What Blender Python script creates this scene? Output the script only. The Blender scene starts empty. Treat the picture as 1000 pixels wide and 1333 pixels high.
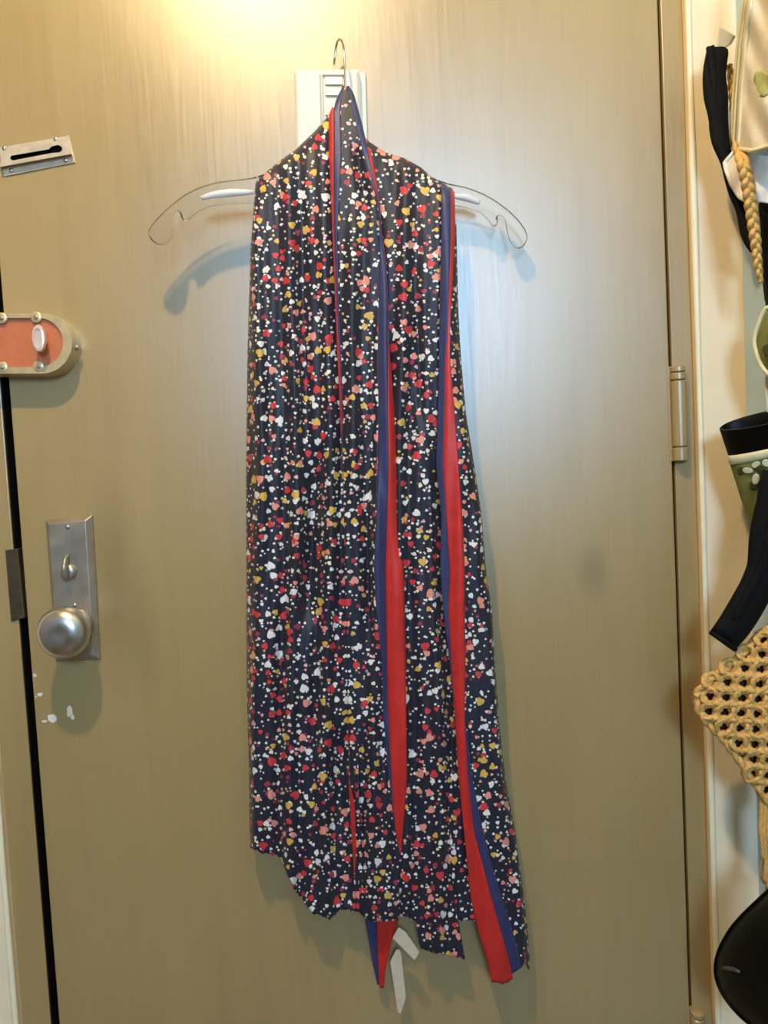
import bpy, bmesh, math, random
import numpy as np
from mathutils import Vector, Matrix

random.seed(7)
rng = np.random.default_rng(7)
SC = bpy.context.scene
COL = SC.collection

# ------------------------------------------------------------------ camera
F_PX, CX, CY = 1000.0, 500.0, 666.5
CAM = Vector((0.0, -1.05, 1.25))
PITCH, ROLL = math.radians(3.15), math.radians(3.0)
_f = Vector((0, math.cos(PITCH), -math.sin(PITCH)))
_u0 = Vector((0, math.sin(PITCH), math.cos(PITCH)))
_r0 = Vector((1, 0, 0))
_r = _r0 * math.cos(ROLL) - _u0 * math.sin(ROLL)
_u = _r0 * math.sin(ROLL) + _u0 * math.cos(ROLL)
cd = bpy.data.cameras.new('camera')
cd.sensor_fit = 'HORIZONTAL'; cd.sensor_width = 36.0; cd.lens = 36.0 * F_PX / 1000.0
cd.clip_start = 0.02
cam = bpy.data.objects.new('camera', cd); COL.objects.link(cam)
cam.matrix_world = Matrix(((_r.x, _u.x, -_f.x, CAM.x), (_r.y, _u.y, -_f.y, CAM.y), (_r.z, _u.z, -_f.z, CAM.z), (0, 0, 0, 1)))
SC.camera = cam

# ------------------------------------------------------------------ world, lamps, exposure
wd = bpy.data.worlds.new('room_ambient'); SC.world = wd; wd.use_nodes = True
bg = wd.node_tree.nodes['Background']
bg.inputs[0].default_value = (1.0, 0.84, 0.62, 1); bg.inputs[1].default_value = 0.05

def lamp(name, loc, col, power, radius):
    l = bpy.data.lights.new(name, 'POINT'); l.color = col; l.energy = power; l.shadow_soft_size = radius
    o = bpy.data.objects.new(name, l); COL.objects.link(o); o.location = loc
lamp('warm_ceiling_bulb', (-0.25, -0.90, 2.63), (1.0, 0.745, 0.41), 82, 0.035)
# unseen cool area light for the door's sheen; the window around it is added
COOL_RECT = (0.30, -3.27, 2.12, 0.70, 0.62)
al = bpy.data.lights.new('cool_area_light', 'AREA'); al.shape = 'RECTANGLE'; al.size, al.size_y = COOL_RECT[3], COOL_RECT[4]
al.color = (0.40, 0.66, 1.0); al.energy = 84
ao = bpy.data.objects.new('cool_area_light', al); COL.objects.link(ao); ao.location = COOL_RECT[:3]
ao.rotation_euler = (math.radians(90), 0, 0)

SC.view_settings.view_transform = 'Standard'
SC.view_settings.look = 'None'
SC.view_settings.exposure = 0.0
SC.view_settings.gamma = 1.0
SC.view_settings.use_curve_mapping = False

# ------------------------------------------------------------------ helpers
def P(px, py, s=0.0):
    """the point at distance s in front of the door face seen at pixel (px, py)"""
    d = _f + _r * ((px - CX) / F_PX) - _u * ((py - CY) / F_PX)
    t = (-s - CAM.y) / d.y
    return CAM + d * t

ORIG = {}
def finish(o, origin, parent, label, cat, group, kind):
    ORIG[o.name] = Vector(origin)
    if parent is not None:
        o.parent = parent; o.location = Vector(origin) - ORIG[parent.name]
    else:
        o.location = origin
    if label: o['label'] = label
    if cat: o['category'] = cat
    if group: o['group'] = group
    if kind: o['kind'] = kind
    return o

def empty(name, origin, label=None, cat=None, group=None, kind=None, parent=None):
    o = bpy.data.objects.new(name, None); COL.objects.link(o); o.empty_display_size = 0.05
    return finish(o, origin, parent, label, cat, group, kind)

def mk(name, verts, faces, mat, parent=None, label=None, cat=None, group=None, kind=None, smooth=True, uvs=None,
       solid=0.0, bevel=0.0, subsurf=0, autosmooth=None):
    V = [Vector(v) for v in verts]
    lo = Vector((min(v.x for v in V), min(v.y for v in V), min(v.z for v in V)))
    hi = Vector((max(v.x for v in V), max(v.y for v in V), max(v.z for v in V)))
    org = Vector(((lo.x + hi.x) / 2, (lo.y + hi.y) / 2, lo.z))
    me = bpy.data.meshes.new(name)
    me.from_pydata([tuple(v - org) for v in V], [], faces)
    if uvs is not None:
        ul = me.uv_layers.new(name='UVMap')
        for lp in me.loops:
            ul.data[lp.index].uv = uvs[lp.vertex_index]
    me.validate()
    bm = bmesh.new(); bm.from_mesh(me)
    bmesh.ops.recalc_face_normals(bm, faces=bm.faces)
    bm.to_mesh(me); bm.free()
    if smooth:
        me.polygons.foreach_set('use_smooth', [True] * len(me.polygons))
        if autosmooth:
            try: me.set_sharp_from_angle(angle=math.radians(autosmooth))
            except Exception: pass
    me.materials.append(mat)
    o = bpy.data.objects.new(name, me); COL.objects.link(o)
    finish(o, org, parent, label, cat, group, kind)
    if solid:
        m = o.modifiers.new('thickness', 'SOLIDIFY'); m.thickness = solid; m.offset = 0
    if bevel:
        m = o.modifiers.new('bevel', 'BEVEL'); m.width = bevel; m.segments = 2; m.limit_method = 'ANGLE'; m.angle_limit = math.radians(40)
    if subsurf:
        m = o.modifiers.new('sub', 'SUBSURF'); m.levels = subsurf; m.render_levels = subsurf
    return o

def boxvf(x0, x1, y0, y1, z0, z1):
    v = [(x, y, z) for x in (x0, x1) for y in (y0, y1) for z in (z0, z1)]
    f = [(0, 1, 3, 2), (4, 6, 7, 5), (0, 4, 5, 1), (2, 3, 7, 6), (0, 2, 6, 4), (1, 5, 7, 3)]
    return v, f

def join(*vfs):
    V, Fs = [], []
    for v, f in vfs:
        n = len(V); V += [tuple(a) for a in v]; Fs += [tuple(i + n for i in q) for q in f]
    return V, Fs

def prism(front, back):
    n = len(front)
    f = [tuple(range(n)), tuple(range(2 * n - 1, n - 1, -1))]
    f += [(i, (i + 1) % n, n + (i + 1) % n, n + i) for i in range(n)]
    return list(front) + list(back), f

def frustum_plate(back, mid, front):
    """stack of three loops, closed: chamfered plate"""
    return rings([back, mid, front], True)

def rings(rs, cap=True, closed=True):
    V, Fs = [], []
    n = len(rs[0])
    for r in rs: V += list(r)
    for k in range(len(rs) - 1):
        for i in range(n if closed else n - 1):
            j = (i + 1) % n
            Fs.append((k * n + i, k * n + j, (k + 1) * n + j, (k + 1) * n + i))
    if cap:
        Fs.append(tuple(range(n - 1, -1, -1))); Fs.append(tuple((len(rs) - 1) * n + i for i in range(n)))
    return V, Fs

def tube(path, rad, n=8, cap=True, closed=False):
    path = [Vector(p) for p in path]
    m = len(path)
    rad = rad if hasattr(rad, '__len__') else [rad] * m
    up = Vector((0.13, 0.2, 1)).normalized(); rs = []; prev = None
    for i in range(m):
        if closed: t = path[(i + 1) % m] - path[i - 1]
        else: t = path[min(i + 1, m - 1)] - path[max(i - 1, 0)]
        t.normalize()
        if prev is None:
            a = t.cross(up)
            if a.length < 1e-3: a = t.cross(Vector((1, 0, 0)))
        else:
            a = prev - t * prev.dot(t)
        a.normalize(); prev = a; b = t.cross(a)
        rs.append([path[i] + (a * math.cos(q) + b * math.sin(q)) * rad[i] for q in [2 * math.pi * k / n for k in range(n)]])
    if closed: rs.append(rs[0])
    return rings(rs, cap and not closed)

def lathe(profile, base, axis, n=32):
    """profile [(r, h)], h along axis"""
    ax = Vector(axis).normalized(); a = ax.orthogonal().normalized(); b = ax.cross(a); base = Vector(base)
    rs = [[base + ax * h + (a * math.cos(q) + b * math.sin(q)) * max(r, 1e-5) for q in [2 * math.pi * k / n for k in range(n)]] for r, h in profile]
    return rings(rs, True)

def dome(outline, sf, thick, nr=7, center=None, back=0.004, power=0.5):
    """cushion-shaped solid on a pixel outline; sf(px,py) is its standoff"""
    o = np.array(outline, float); c = np.array(center if center is not None else o.mean(0))
    def ring(t, e): return [P(*(c + (q - c) * t), sf(*(c + (q - c) * t)) + e) for q in o]
    rs = []
    for k in range(nr, 0, -1):
        t = k / nr; rs.append(ring(t, -back - 0.35 * thick * (1 - t ** 3)))
    rs = rs[::-1]
    for k in range(nr + 1):
        t = 1 - k / nr
        t = max(t, 0.02); rs.append(ring(t, thick * (max(0.0, 1 - t ** 2.4)) ** power))
    return rings(rs, True)

def densify(pts, n, closed=True):
    p = np.array(pts, float)
    if closed: p = np.vstack([p, p[:1]])
    d = np.r_[0, np.cumsum(np.hypot(*np.diff(p, axis=0).T))]
    t = np.linspace(0, d[-1], n, endpoint=not closed)
    return np.c_[np.interp(t, d, p[:, 0]), np.interp(t, d, p[:, 1])]

def smooth_loop(pts, n, it=2, closed=True):
    p = densify(pts, n, closed)
    for _ in range(it):
        q = 0.25 * np.roll(p, 1, 0) + 0.5 * p + 0.25 * np.roll(p, -1, 0)
        if not closed: q[0] = p[0]; q[-1] = p[-1]
        p = q
    return p

def T(*pairs, sm=10):
    ys = np.arange(60, 1361, 2.0)
    a = np.array(pairs, float); v = np.interp(ys, a[:, 0], a[:, 1])
    k = np.ones(sm) / sm
    pad = np.r_[np.full(sm, v[0]), v, np.full(sm, v[-1])]
    v = np.convolve(pad, k, 'same')[sm:-sm]
    return lambda y: float(np.interp(y, ys, v))

def loft_pair(left, right, sf, thick, n=28, m=14):
    """soft strap between a left and a right pixel outline: elliptic sections"""
    L = smooth_loop(left, n, 1, False); R = smooth_loop(right, n, 1, False); rs = []
    for i in range(n):
        c = (L[i] + R[i]) / 2; h = (R[i] - L[i]) / 2; ring = []
        e = min(1.0, 0.35 + min(i, n - 1 - i) / 2.0)
        for k in range(m):
            q = 2 * math.pi * k / m; p = c + h * math.cos(q)
            ring.append(P(p[0], p[1], sf(*p) + thick * e * math.sin(q)))
        rs.append(ring)
    return rings(rs, True)

# ------------------------------------------------------------------ materials
def newmat(name):
    m = bpy.data.materials.new(name); m.use_nodes = True
    nt = m.node_tree; nt.nodes.clear()
    out = nt.nodes.new('ShaderNodeOutputMaterial'); b = nt.nodes.new('ShaderNodeBsdfPrincipled')
    nt.links.new(b.outputs[0], out.inputs[0])
    return m, nt, b, out

def rgb(c): return (c[0], c[1], c[2], 1)

def mat(name, col, rough=0.6, metal=0.0, var=0.12, vscale=40, stretch=(1, 1, 1), bump=0.0, bscale=200, spec=0.5, sheen=0.0, col2=None, detail=4, rvar=0.0):
    m, nt, b, out = newmat(name)
    tc = nt.nodes.new('ShaderNodeTexCoord'); mp = nt.nodes.new('ShaderNodeMapping'); mp.inputs['Scale'].default_value = stretch
    nt.links.new(tc.outputs['Object'], mp.inputs[0])
    nz = nt.nodes.new('ShaderNodeTexNoise'); nz.inputs['Scale'].default_value = vscale; nz.inputs['Detail'].default_value = detail
    nt.links.new(mp.outputs[0], nz.inputs['Vector'])
    mx = nt.nodes.new('ShaderNodeMix'); mx.data_type = 'RGBA'
    c2 = col2 if col2 else tuple(c * (1 - 2 * var) for c in col)
    mx.inputs[6].default_value = rgb(c2); mx.inputs[7].default_value = rgb(col)
    mr = nt.nodes.new('ShaderNodeMapRange'); mr.inputs[1].default_value = 0.3; mr.inputs[2].default_value = 0.7
    nt.links.new(nz.outputs[0], mr.inputs[0]); nt.links.new(mr.outputs[0], mx.inputs[0])
    nt.links.new(mx.outputs[2], b.inputs['Base Color'])
    b.inputs['Roughness'].default_value = rough; b.inputs['Metallic'].default_value = metal
    b.inputs['Specular IOR Level'].default_value = spec
    if rvar:
        r2 = nt.nodes.new('ShaderNodeMapRange'); r2.inputs[3].default_value = rough - rvar; r2.inputs[4].default_value = rough + rvar
        nt.links.new(nz.outputs[0], r2.inputs[0]); nt.links.new(r2.outputs[0], b.inputs['Roughness'])
    if sheen: b.inputs['Sheen Weight'].default_value = sheen
    if bump:
        n2 = nt.nodes.new('ShaderNodeTexNoise'); n2.inputs['Scale'].default_value = bscale; n2.inputs['Detail'].default_value = 3
        nt.links.new(mp.outputs[0], n2.inputs['Vector'])
        bp = nt.nodes.new('ShaderNodeBump'); bp.inputs['Strength'].default_value = bump; bp.inputs['Distance'].default_value = 0.002
        nt.links.new(n2.outputs[0], bp.inputs['Height']); nt.links.new(bp.outputs[0], b.inputs['Normal'])
    return m

def door_material():
    m, nt, b, out = newmat('taupe_enamelled_metal')
    N, L = nt.nodes, nt.links
    tc = N.new('ShaderNodeTexCoord')
    def noise(scale, stretch, detail=4):
        mp = N.new('ShaderNodeMapping'); mp.inputs['Scale'].default_value = stretch
        L.new(tc.outputs['Object'], mp.inputs[0])
        n = N.new('ShaderNodeTexNoise'); n.inputs['Scale'].default_value = scale; n.inputs['Detail'].default_value = detail
        L.new(mp.outputs[0], n.inputs['Vector']); return n
    fine = noise(60, (6, 1, 0.22), 5); broad = noise(5, (1.6, 1, 0.55), 4); streak = noise(14, (2.5, 1, 0.16), 3)
    def mapr(src, a, bb, c, d):
        r = N.new('ShaderNodeMapRange'); L.new(src, r.inputs[0])
        for i, v in zip((1, 2, 3, 4), (a, bb, c, d)): r.inputs[i].default_value = v
        return r.outputs[0]
    def mix(fac, a, bb):
        x = N.new('ShaderNodeMix'); x.data_type = 'RGBA'; L.new(fac, x.inputs[0])
        for i, v in ((6, a), (7, bb)):
            if isinstance(v, tuple): x.inputs[i].default_value = rgb(v)
            else: L.new(v, x.inputs[i])
        return x.outputs[2]
    c = mix(mapr(broad.outputs[0], .35, .7, 0, 1), (.365, .262, .11), (.335, .236, .095))
    c = mix(mapr(streak.outputs[0], .55, .8, 0, .35), c, (.265, .185, .072))
    c = mix(mapr(fine.outputs[0], .35, .7, 0, .16), c, (.44, .335, .16))
    # grime marks with shapes of their own: a smudge right of the scarf, hand marks beside the lock
    for (sx, sz, rx, rz, amt) in ((.335, 1.085, .030, .055, .5), (-.325, 1.10, .040, .17, .35), (-.285, 1.02, .025, .12, .25), (.10, 1.79, .06, .05, .12)):
        vm = N.new('ShaderNodeVectorMath'); vm.operation = 'SUBTRACT'; L.new(tc.outputs['Object'], vm.inputs[0]); vm.inputs[1].default_value = (sx, -.023, sz)
        v2 = N.new('ShaderNodeVectorMath'); v2.operation = 'MULTIPLY'; L.new(vm.outputs[0], v2.inputs[0]); v2.inputs[1].default_value = (1 / rx, 0, 1 / rz)
        v3 = N.new('ShaderNodeVectorMath'); v3.operation = 'LENGTH'; L.new(v2.outputs[0], v3.inputs[0])
        ad = N.new('ShaderNodeMath'); ad.operation = 'MULTIPLY_ADD'; L.new(broad.outputs[0], ad.inputs[0]); ad.inputs[1].default_value = 1.2; L.new(v3.outputs['Value'], ad.inputs[2])
        c = mix(mapr(ad.outputs[0], .7, 1.6, amt, 0), c, (.13, .09, .04))
    L.new(c, b.inputs['Base Color'])
    b.inputs['Roughness'].default_value = .7; b.inputs['Specular IOR Level'].default_value = 0.0
    gl = N.new('ShaderNodeBsdfGlossy'); gl.distribution = 'BECKMANN'; gl.inputs[0].default_value = (1, 1, 1, 1)
    L.new(mapr(fine.outputs[0], .3, .7, .35, .39), gl.inputs['Roughness'])
    ms = N.new('ShaderNodeMixShader'); ms.inputs[0].default_value = .10
    L.new(b.outputs[0], ms.inputs[1]); L.new(gl.outputs[0], ms.inputs[2]); L.new(ms.outputs[0], out.inputs[0])
    bp = N.new('ShaderNodeBump'); bp.inputs['Strength'].default_value = 0.05; bp.inputs['Distance'].default_value = 0.001
    L.new(fine.outputs[0], bp.inputs['Height']); L.new(bp.outputs[0], b.inputs['Normal']); L.new(bp.outputs[0], gl.inputs['Normal'])
    return m

def clear_plastic():
    m, nt, b, out = newmat('clear_plastic'); N, L = nt.nodes, nt.links
    N.remove(b)
    fr = N.new('ShaderNodeFresnel'); fr.inputs[0].default_value = 1.49
    tr = N.new('ShaderNodeBsdfTransparent'); tr.inputs[0].default_value = (.985, .985, .98, 1)
    gl = N.new('ShaderNodeBsdfGlossy'); gl.inputs['Roughness'].default_value = .09; gl.inputs[0].default_value = (.92, .92, .92, 1)
    nz = N.new('ShaderNodeTexNoise'); nz.inputs['Scale'].default_value = 90
    bp = N.new('ShaderNodeBump'); bp.inputs['Strength'].default_value = .1; L.new(nz.outputs[0], bp.inputs['Height']); L.new(bp.outputs[0], gl.inputs['Normal'])
    mx = N.new('ShaderNodeMixShader'); L.new(fr.outputs[0], mx.inputs[0]); L.new(tr.outputs[0], mx.inputs[1]); L.new(gl.outputs[0], mx.inputs[2])
    L.new(mx.outputs[0], out.inputs[0])
    return m

def heart_material():
    m, nt, b, out = newmat('heart_print_fabric'); N, L = nt.nodes, nt.links
    uv = N.new('ShaderNodeUVMap'); uv.uv_map = 'UVMap'
    def M(op, a, bb=None, c=None):
        n = N.new('ShaderNodeMath'); n.operation = op
        for i, v in enumerate((a, bb, c)):
            if v is None: continue
            if isinstance(v, (int, float)): n.inputs[i].default_value = v
            else: L.new(v, n.inputs[i])
        return n.outputs[0]
    def layer(scale, seed, rmin, rmax, present, palette):
        vm = N.new('ShaderNodeVectorMath'); vm.operation = 'MULTIPLY_ADD'
        L.new(uv.outputs[0], vm.inputs[0]); vm.inputs[1].default_value = (scale, scale, 0); vm.inputs[2].default_value = (seed, seed * .37, 0)
        vo = N.new('ShaderNodeTexVoronoi'); vo.voronoi_dimensions = '2D'; vo.feature = 'F1'; vo.inputs['Scale'].default_value = 1.0
        vo.inputs['Randomness'].default_value = 0.86
        L.new(vm.outputs[0], vo.inputs['Vector'])
        sb = N.new('ShaderNodeVectorMath'); sb.operation = 'SUBTRACT'; L.new(vm.outputs[0], sb.inputs[0]); L.new(vo.outputs['Position'], sb.inputs[1])
        sc = N.new('ShaderNodeSeparateColor'); L.new(vo.outputs['Color'], sc.inputs[0])
        rot = N.new('ShaderNodeVectorRotate'); rot.rotation_type = 'Z_AXIS'; L.new(sb.outputs[0], rot.inputs[0])
        L.new(M('MULTIPLY_ADD', sc.outputs[0], 2.2, -1.1), rot.inputs['Angle'])
        sp = N.new('ShaderNodeSeparateXYZ'); L.new(rot.outputs[0], sp.inputs[0])
        size = M('MULTIPLY_ADD', sc.outputs[1], rmax - rmin, rmin)
        x = M('DIVIDE', sp.outputs[0], size); y = M('DIVIDE', sp.outputs[1], size)
        ax = M('ABSOLUTE', x)
        y2 = M('ADD', M('SUBTRACT', M('MULTIPLY', y, 1.05), M('MULTIPLY', M('SQRT', ax), 0.72)), 0.22)
        d = M('ADD', M('MULTIPLY', x, x), M('MULTIPLY', y2, y2))
        mr = N.new('ShaderNodeMapRange'); L.new(d, mr.inputs[0])
        for i, v in zip((1, 2, 3, 4), (0.85, 1.15, 1, 0)): mr.inputs[i].default_value = v
        hsh = M('FRACT', M('MULTIPLY', sc.outputs[2], 7.31))
        mask = M('MULTIPLY', mr.outputs[0], M('LESS_THAN', hsh, present))
        cr = N.new('ShaderNodeValToRGB'); cr.color_ramp.interpolation = 'CONSTANT'; L.new(sc.outputs[2], cr.inputs[0])
        el = cr.color_ramp.elements
        while len(el) < len(palette): el.new(0.5)
        t = 0.0
        for e, (w, c) in zip(el, palette): e.position = t; e.color = rgb(c); t += w
        return mask, cr.outputs[0]
    RED, CORAL, WHITE, MUST, PINK, CREAM, TEAL, DKR = (.58, .035, .04), (.74, .27, .20), (.76, .74, .70), (.64, .40, .07), (.72, .40, .40), (.80, .74, .50), (.25, .40, .42), (.33, .03, .06)
    nz = N.new('ShaderNodeTexNoise'); nz.inputs['Scale'].default_value = 9; L.new(uv.outputs[0], nz.inputs['Vector'])
    base = N.new('ShaderNodeMix'); base.data_type = 'RGBA'; L.new(nz.outputs[0], base.inputs[0])
    base.inputs[6].default_value = (.006, .007, .016, 1); base.inputs[7].default_value = (.010, .012, .030, 1)
    col = base.outputs[2]
    lays = [layer(112, 3.1, .12, .22, .62, [(.55, WHITE), (.2, CREAM), (.12, PINK), (.08, TEAL), (.05, MUST)]),
            layer(86, 11.7, .10, .23, .55, [(.4, WHITE), (.2, DKR), (.2, CREAM), (.2, PINK)]),
            layer(60, 7.9, .14, .26, .58, [(.34, WHITE), (.22, RED), (.16, CORAL), (.14, MUST), (.14, DKR)]),
            layer(42, 23.3, .15, .245, .62, [(.42, RED), (.18, CORAL), (.26, MUST), (.14, WHITE)])]
    for mk_, c in lays:
        x = N.new('ShaderNodeMix'); x.data_type = 'RGBA'; L.new(mk_, x.inputs[0]); L.new(col, x.inputs[6]); L.new(c, x.inputs[7]); col = x.outputs[2]
    L.new(col, b.inputs['Base Color'])
    b.inputs['Roughness'].default_value = .56; b.inputs['Specular IOR Level'].default_value = .5; b.inputs['Sheen Weight'].default_value = .06
    wv = N.new('ShaderNodeTexNoise'); wv.inputs['Scale'].default_value = 140; L.new(uv.outputs[0], wv.inputs['Vector'])
    bp = N.new('ShaderNodeBump'); bp.inputs['Strength'].default_value = .12; bp.inputs['Distance'].default_value = .002; L.new(wv.outputs[0], bp.inputs['Height']); L.new(bp.outputs[0], b.inputs['Normal'])
    return m

M_DOOR = door_material()
M_WALL = mat('beige_wall_paint', (.88, .73, .49), .6, var=.03, vscale=25, bump=.15, bscale=60)
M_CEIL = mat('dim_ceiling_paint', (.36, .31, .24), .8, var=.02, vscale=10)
M_GREYW = mat('grey_room_paint', (.30, .28, .25), .8, var=.02, vscale=10)
M_LITEDGE = mat('lit_edge_cream', (.90, .82, .58), .4, var=.05, vscale=30)  # paler cream that paints in the lit edge of the wall step
M_BLUE = mat('pale_blue_wall_paint', (.47, .63, .72), .6, var=.04, vscale=20, bump=.15, bscale=80)
M_FLOOR = mat('brown_wood_floor', (.22, .13, .07), .5, var=.2, vscale=12, stretch=(1, .1, 1))
M_STEEL = mat('satin_steel', (.62, .60, .56), .30, 1.0, var=.08, vscale=60, rvar=.06)
M_PLATE = mat('dull_nickel', (.47, .42, .34), .40, .8, var=.12, vscale=45, rvar=.08)
M_DARK = mat('painted_shade_black', (.006, .005, .004), .9, var=.1, spec=.1)  # near-black that paints shade into the door gap and track slot
M_BRONZE = mat('tarnished_strike_bronze', (.10, .075, .04), .55, .6, var=.2, vscale=80)
M_BRASS = mat('cream_painted_brass', (.60, .47, .26), .38, .35, var=.12, vscale=60, bump=.1)
M_ORANGE = mat('orange_enamel', (.52, .15, .055), .5, 0.0, var=.07, vscale=120, bump=.2, bscale=400)
M_IVORY = mat('pinkish_ivory_metal', (.80, .64, .56), .28, .35, var=.05)
M_WHITEP = mat('aged_white_plastic', (.74, .70, .60), .4, 0, var=.03, vscale=30)
M_SLOT = mat('grey_louver_recess', (.50, .46, .37), .6)
M_CHIP = mat('chipped_white_primer', (.80, .74, .62), .8, var=.1, vscale=200)
M_WIRE = mat('chromed_wire', (.55, .52, .45), .25, 1.0, var=.05)
M_CLEAR = clear_plastic()
M_HILITE = clear_plastic(); M_HILITE.name = 'highlight_white_plastic'  # white mixed in below as the hanger arms' painted highlight
_n = M_HILITE.node_tree; _d = _n.nodes.new('ShaderNodeBsdfDiffuse'); _d.inputs[0].default_value = (.95, .95, .95, 1)
_m = _n.nodes.new('ShaderNodeMixShader'); _m.inputs[0].default_value = .55
_o = [q for q in _n.nodes if q.type == 'OUTPUT_MATERIAL'][0]; _src = _o.inputs[0].links[0].from_socket
_n.links.new(_src, _m.inputs[1]); _n.links.new(_d.outputs[0], _m.inputs[2]); _n.links.new(_m.outputs[0], _o.inputs[0])
M_HEART = heart_material()
M_NAVY = mat('navy_satin_border', (.028, .034, .115), .5, var=.1, vscale=60, bump=.25, bscale=90, sheen=.08)
M_RED = mat('red_satin_border', (.56, .022, .016), .45, var=.1, vscale=50, bump=.3, bscale=70, sheen=.05)
M_TAG = mat('cream_satin_tag', (.62, .54, .40), .55, var=.08, vscale=80)
M_BLACK = mat('black_woven_fabric', (.005, .005, .005), .8, var=.2, vscale=80, bump=.35, bscale=300, spec=.15)
M_BLACKG = mat('black_leather', (.0018, .0015, .0014), .45, var=.2, vscale=60, bump=.2, bscale=150, spec=.13)
M_STRAW = mat('golden_straw_cord', (.80, .47, .13), .6, var=.18, vscale=220, stretch=(1, 1, 1), bump=.6, bscale=500)
M_LINING = mat('dark_brown_lining', (.035, .014, .008), .9)
M_CANVAS = mat('cream_canvas', (.74, .68, .56), .7, var=.06, vscale=40, bump=.2, bscale=500)
M_WCLOTH = mat('white_cotton', (.80, .77, .72), .75, var=.04, vscale=40, bump=.15, bscale=400)
M_PIPING = mat('cream_piping', (.76, .72, .46), .6, var=.06, vscale=90)
M_GREEN = mat('olive_green_print', (.23, .25, .06), .7, var=.25, vscale=45, col2=(.10, .11, .025), bump=.2, bscale=400)
M_LEAF = mat('pale_leaf_print', (.46, .52, .20), .75, var=.18, vscale=70)
M_PETAL = mat('pale_petal_print', (.66, .66, .48), .75, var=.06)
M_DKGREEN = mat('dark_green_print', (.045, .06, .012), .75, var=.15)
M_HOOKP = mat('translucent_beige_plastic', (.52, .42, .26), .35, var=.04)
M_GLINT = mat('glint_grey', (.12, .12, .11), .4, .5, var=.1)  # lighter grey for the hat's painted glint
M_TRACK = mat('paint_smeared_steel', (.60, .50, .36), .42, .3, var=.12, vscale=70, rvar=.08)
M_CORD = mat('pale_cotton_cord', (.50, .47, .34), .7, var=.1, vscale=300, bump=.5, bscale=600)

# ------------------------------------------------------------------ the setting
yr = 666
xdl, xdr = P(22.5, 640).x, P(856.3 + .0318 * yr, yr).x       # door slab edges
xfl = P(11, 640).x                                            # inner edge of the left jamb
xfr = P(859.8 + .0318 * yr, yr).x
xol, xor_ = xfl - .040, P(908, yr).x                           # outer edges of the frame
STEP = .016
xcorner = P(973.5, 600, STEP).x
ZT = 2.04
v, f = join(boxvf(-1.6, xol, -STEP, .12, 0, 2.7), boxvf(xor_, xcorner + .1, -STEP, .12, 0, 2.7), boxvf(xol, xor_, -STEP, .12, ZT + .05, 2.7))
wall_back = mk('wall_back', v, f, M_WALL, kind='structure', label='beige plaster wall around the metal door', cat='wall', smooth=False, bevel=.003)
v, f = boxvf(xcorner, xcorner + .1, -3.3, -STEP - .0005, 0, 2.7)
mk('wall_right', v, f, M_BLUE, kind='structure', label='pale blue side wall behind the hanging bags', cat='wall', smooth=False)
v, f = boxvf(-1.6, xcorner, -3.3, -STEP - .0005, 2.65, 2.72)
mk('ceiling', v, f, M_CEIL, kind='structure', label='pale ceiling above the door', cat='ceiling', smooth=False)
v, f = boxvf(-1.7, -1.6, -3.3, -STEP - .0005, 0, 2.65)
mk('wall_left', v, f, M_GREYW, kind='structure', label='grey side wall left of the door', cat='wall', smooth=False)
v, f = boxvf(-1.6, xcorner, -3.4, -3.3, 0, 2.65)
mk('wall_front', v, f, M_GREYW, kind='structure', label='grey wall across the room from the door', cat='wall', smooth=False)
wx, wz, ww, wh = COOL_RECT[0], COOL_RECT[2], COOL_RECT[3] / 2, COOL_RECT[4] / 2
v, f = join(boxvf(wx - ww - .05, wx - ww, -3.3, -3.255, wz - wh - .05, wz + wh + .05), boxvf(wx + ww, wx + ww + .05, -3.3, -3.255, wz - wh - .05, wz + wh + .05),
            boxvf(wx - ww, wx + ww, -3.3, -3.255, wz - wh - .05, wz - wh), boxvf(wx - ww, wx + ww, -3.3, -3.255, wz + wh, wz + wh + .05))
added_win = mk('added_window_1', v, f, M_WHITEP, kind='structure', label='added window frame around the unseen cool light', cat='window', smooth=False, bevel=.003)  # added surround for the cool area light
v, f = boxvf(wx - ww, wx + ww, -3.296, -3.290, wz - wh, wz + wh)
mk('pane', v, f, M_WHITEP, added_win, smooth=False)
v, f = boxvf(-1.6, xcorner, -3.3, .12, -.05, 0)
mk('floor', v, f, M_FLOOR, kind='structure', label='brown wood floor below the door', cat='floor', smooth=False)
v, f = join(boxvf(xol, xfl, 0, .11, 0, ZT + .05), boxvf(xfr, xor_, 0, .11, 0, ZT + .05), boxvf(xfl, xfr, 0, .11, ZT + .006, ZT + .05))
frame = mk('trim_1', v, f, M_DOOR, kind='structure', label='taupe metal door frame around the door', cat='door frame', smooth=False, bevel=.0012)
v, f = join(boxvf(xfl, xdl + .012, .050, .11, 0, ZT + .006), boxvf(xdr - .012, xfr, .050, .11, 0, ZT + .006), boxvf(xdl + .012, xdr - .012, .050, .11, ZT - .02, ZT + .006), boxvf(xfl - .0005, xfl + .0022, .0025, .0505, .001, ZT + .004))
mk('gap_shade', v, f, M_DARK, frame, smooth=False, label='black facing that paints the shade in the door gap')  # blackened stops and an added jamb facing paint the gap's shade
for xx in (xor_, xol):  # added paler strips stand in for light catching the wall step
    mk('lit_edge_strip', *tube([(xx + (.0015 if xx > 0 else -.0015), -STEP + .0012, z) for z in np.linspace(.002, 2.08, 90)], [.0042 + .0008 * math.sin(z * 13) * math.sin(z * 5.1) for z in np.linspace(0, 2.08, 90)], 10), M_LITEDGE, wall_back, label='paler added strip for the lit wall edge')
a, b_, c_, d_ = P(7.5, 716), P(24, 714), P(33, 804), P(15, 809)
v, f = prism([q + Vector((0, -.0022, 0)) for q in (a, b_, c_, d_)], [q + Vector((0, .02, 0)) for q in (a, b_, c_, d_)])
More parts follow.
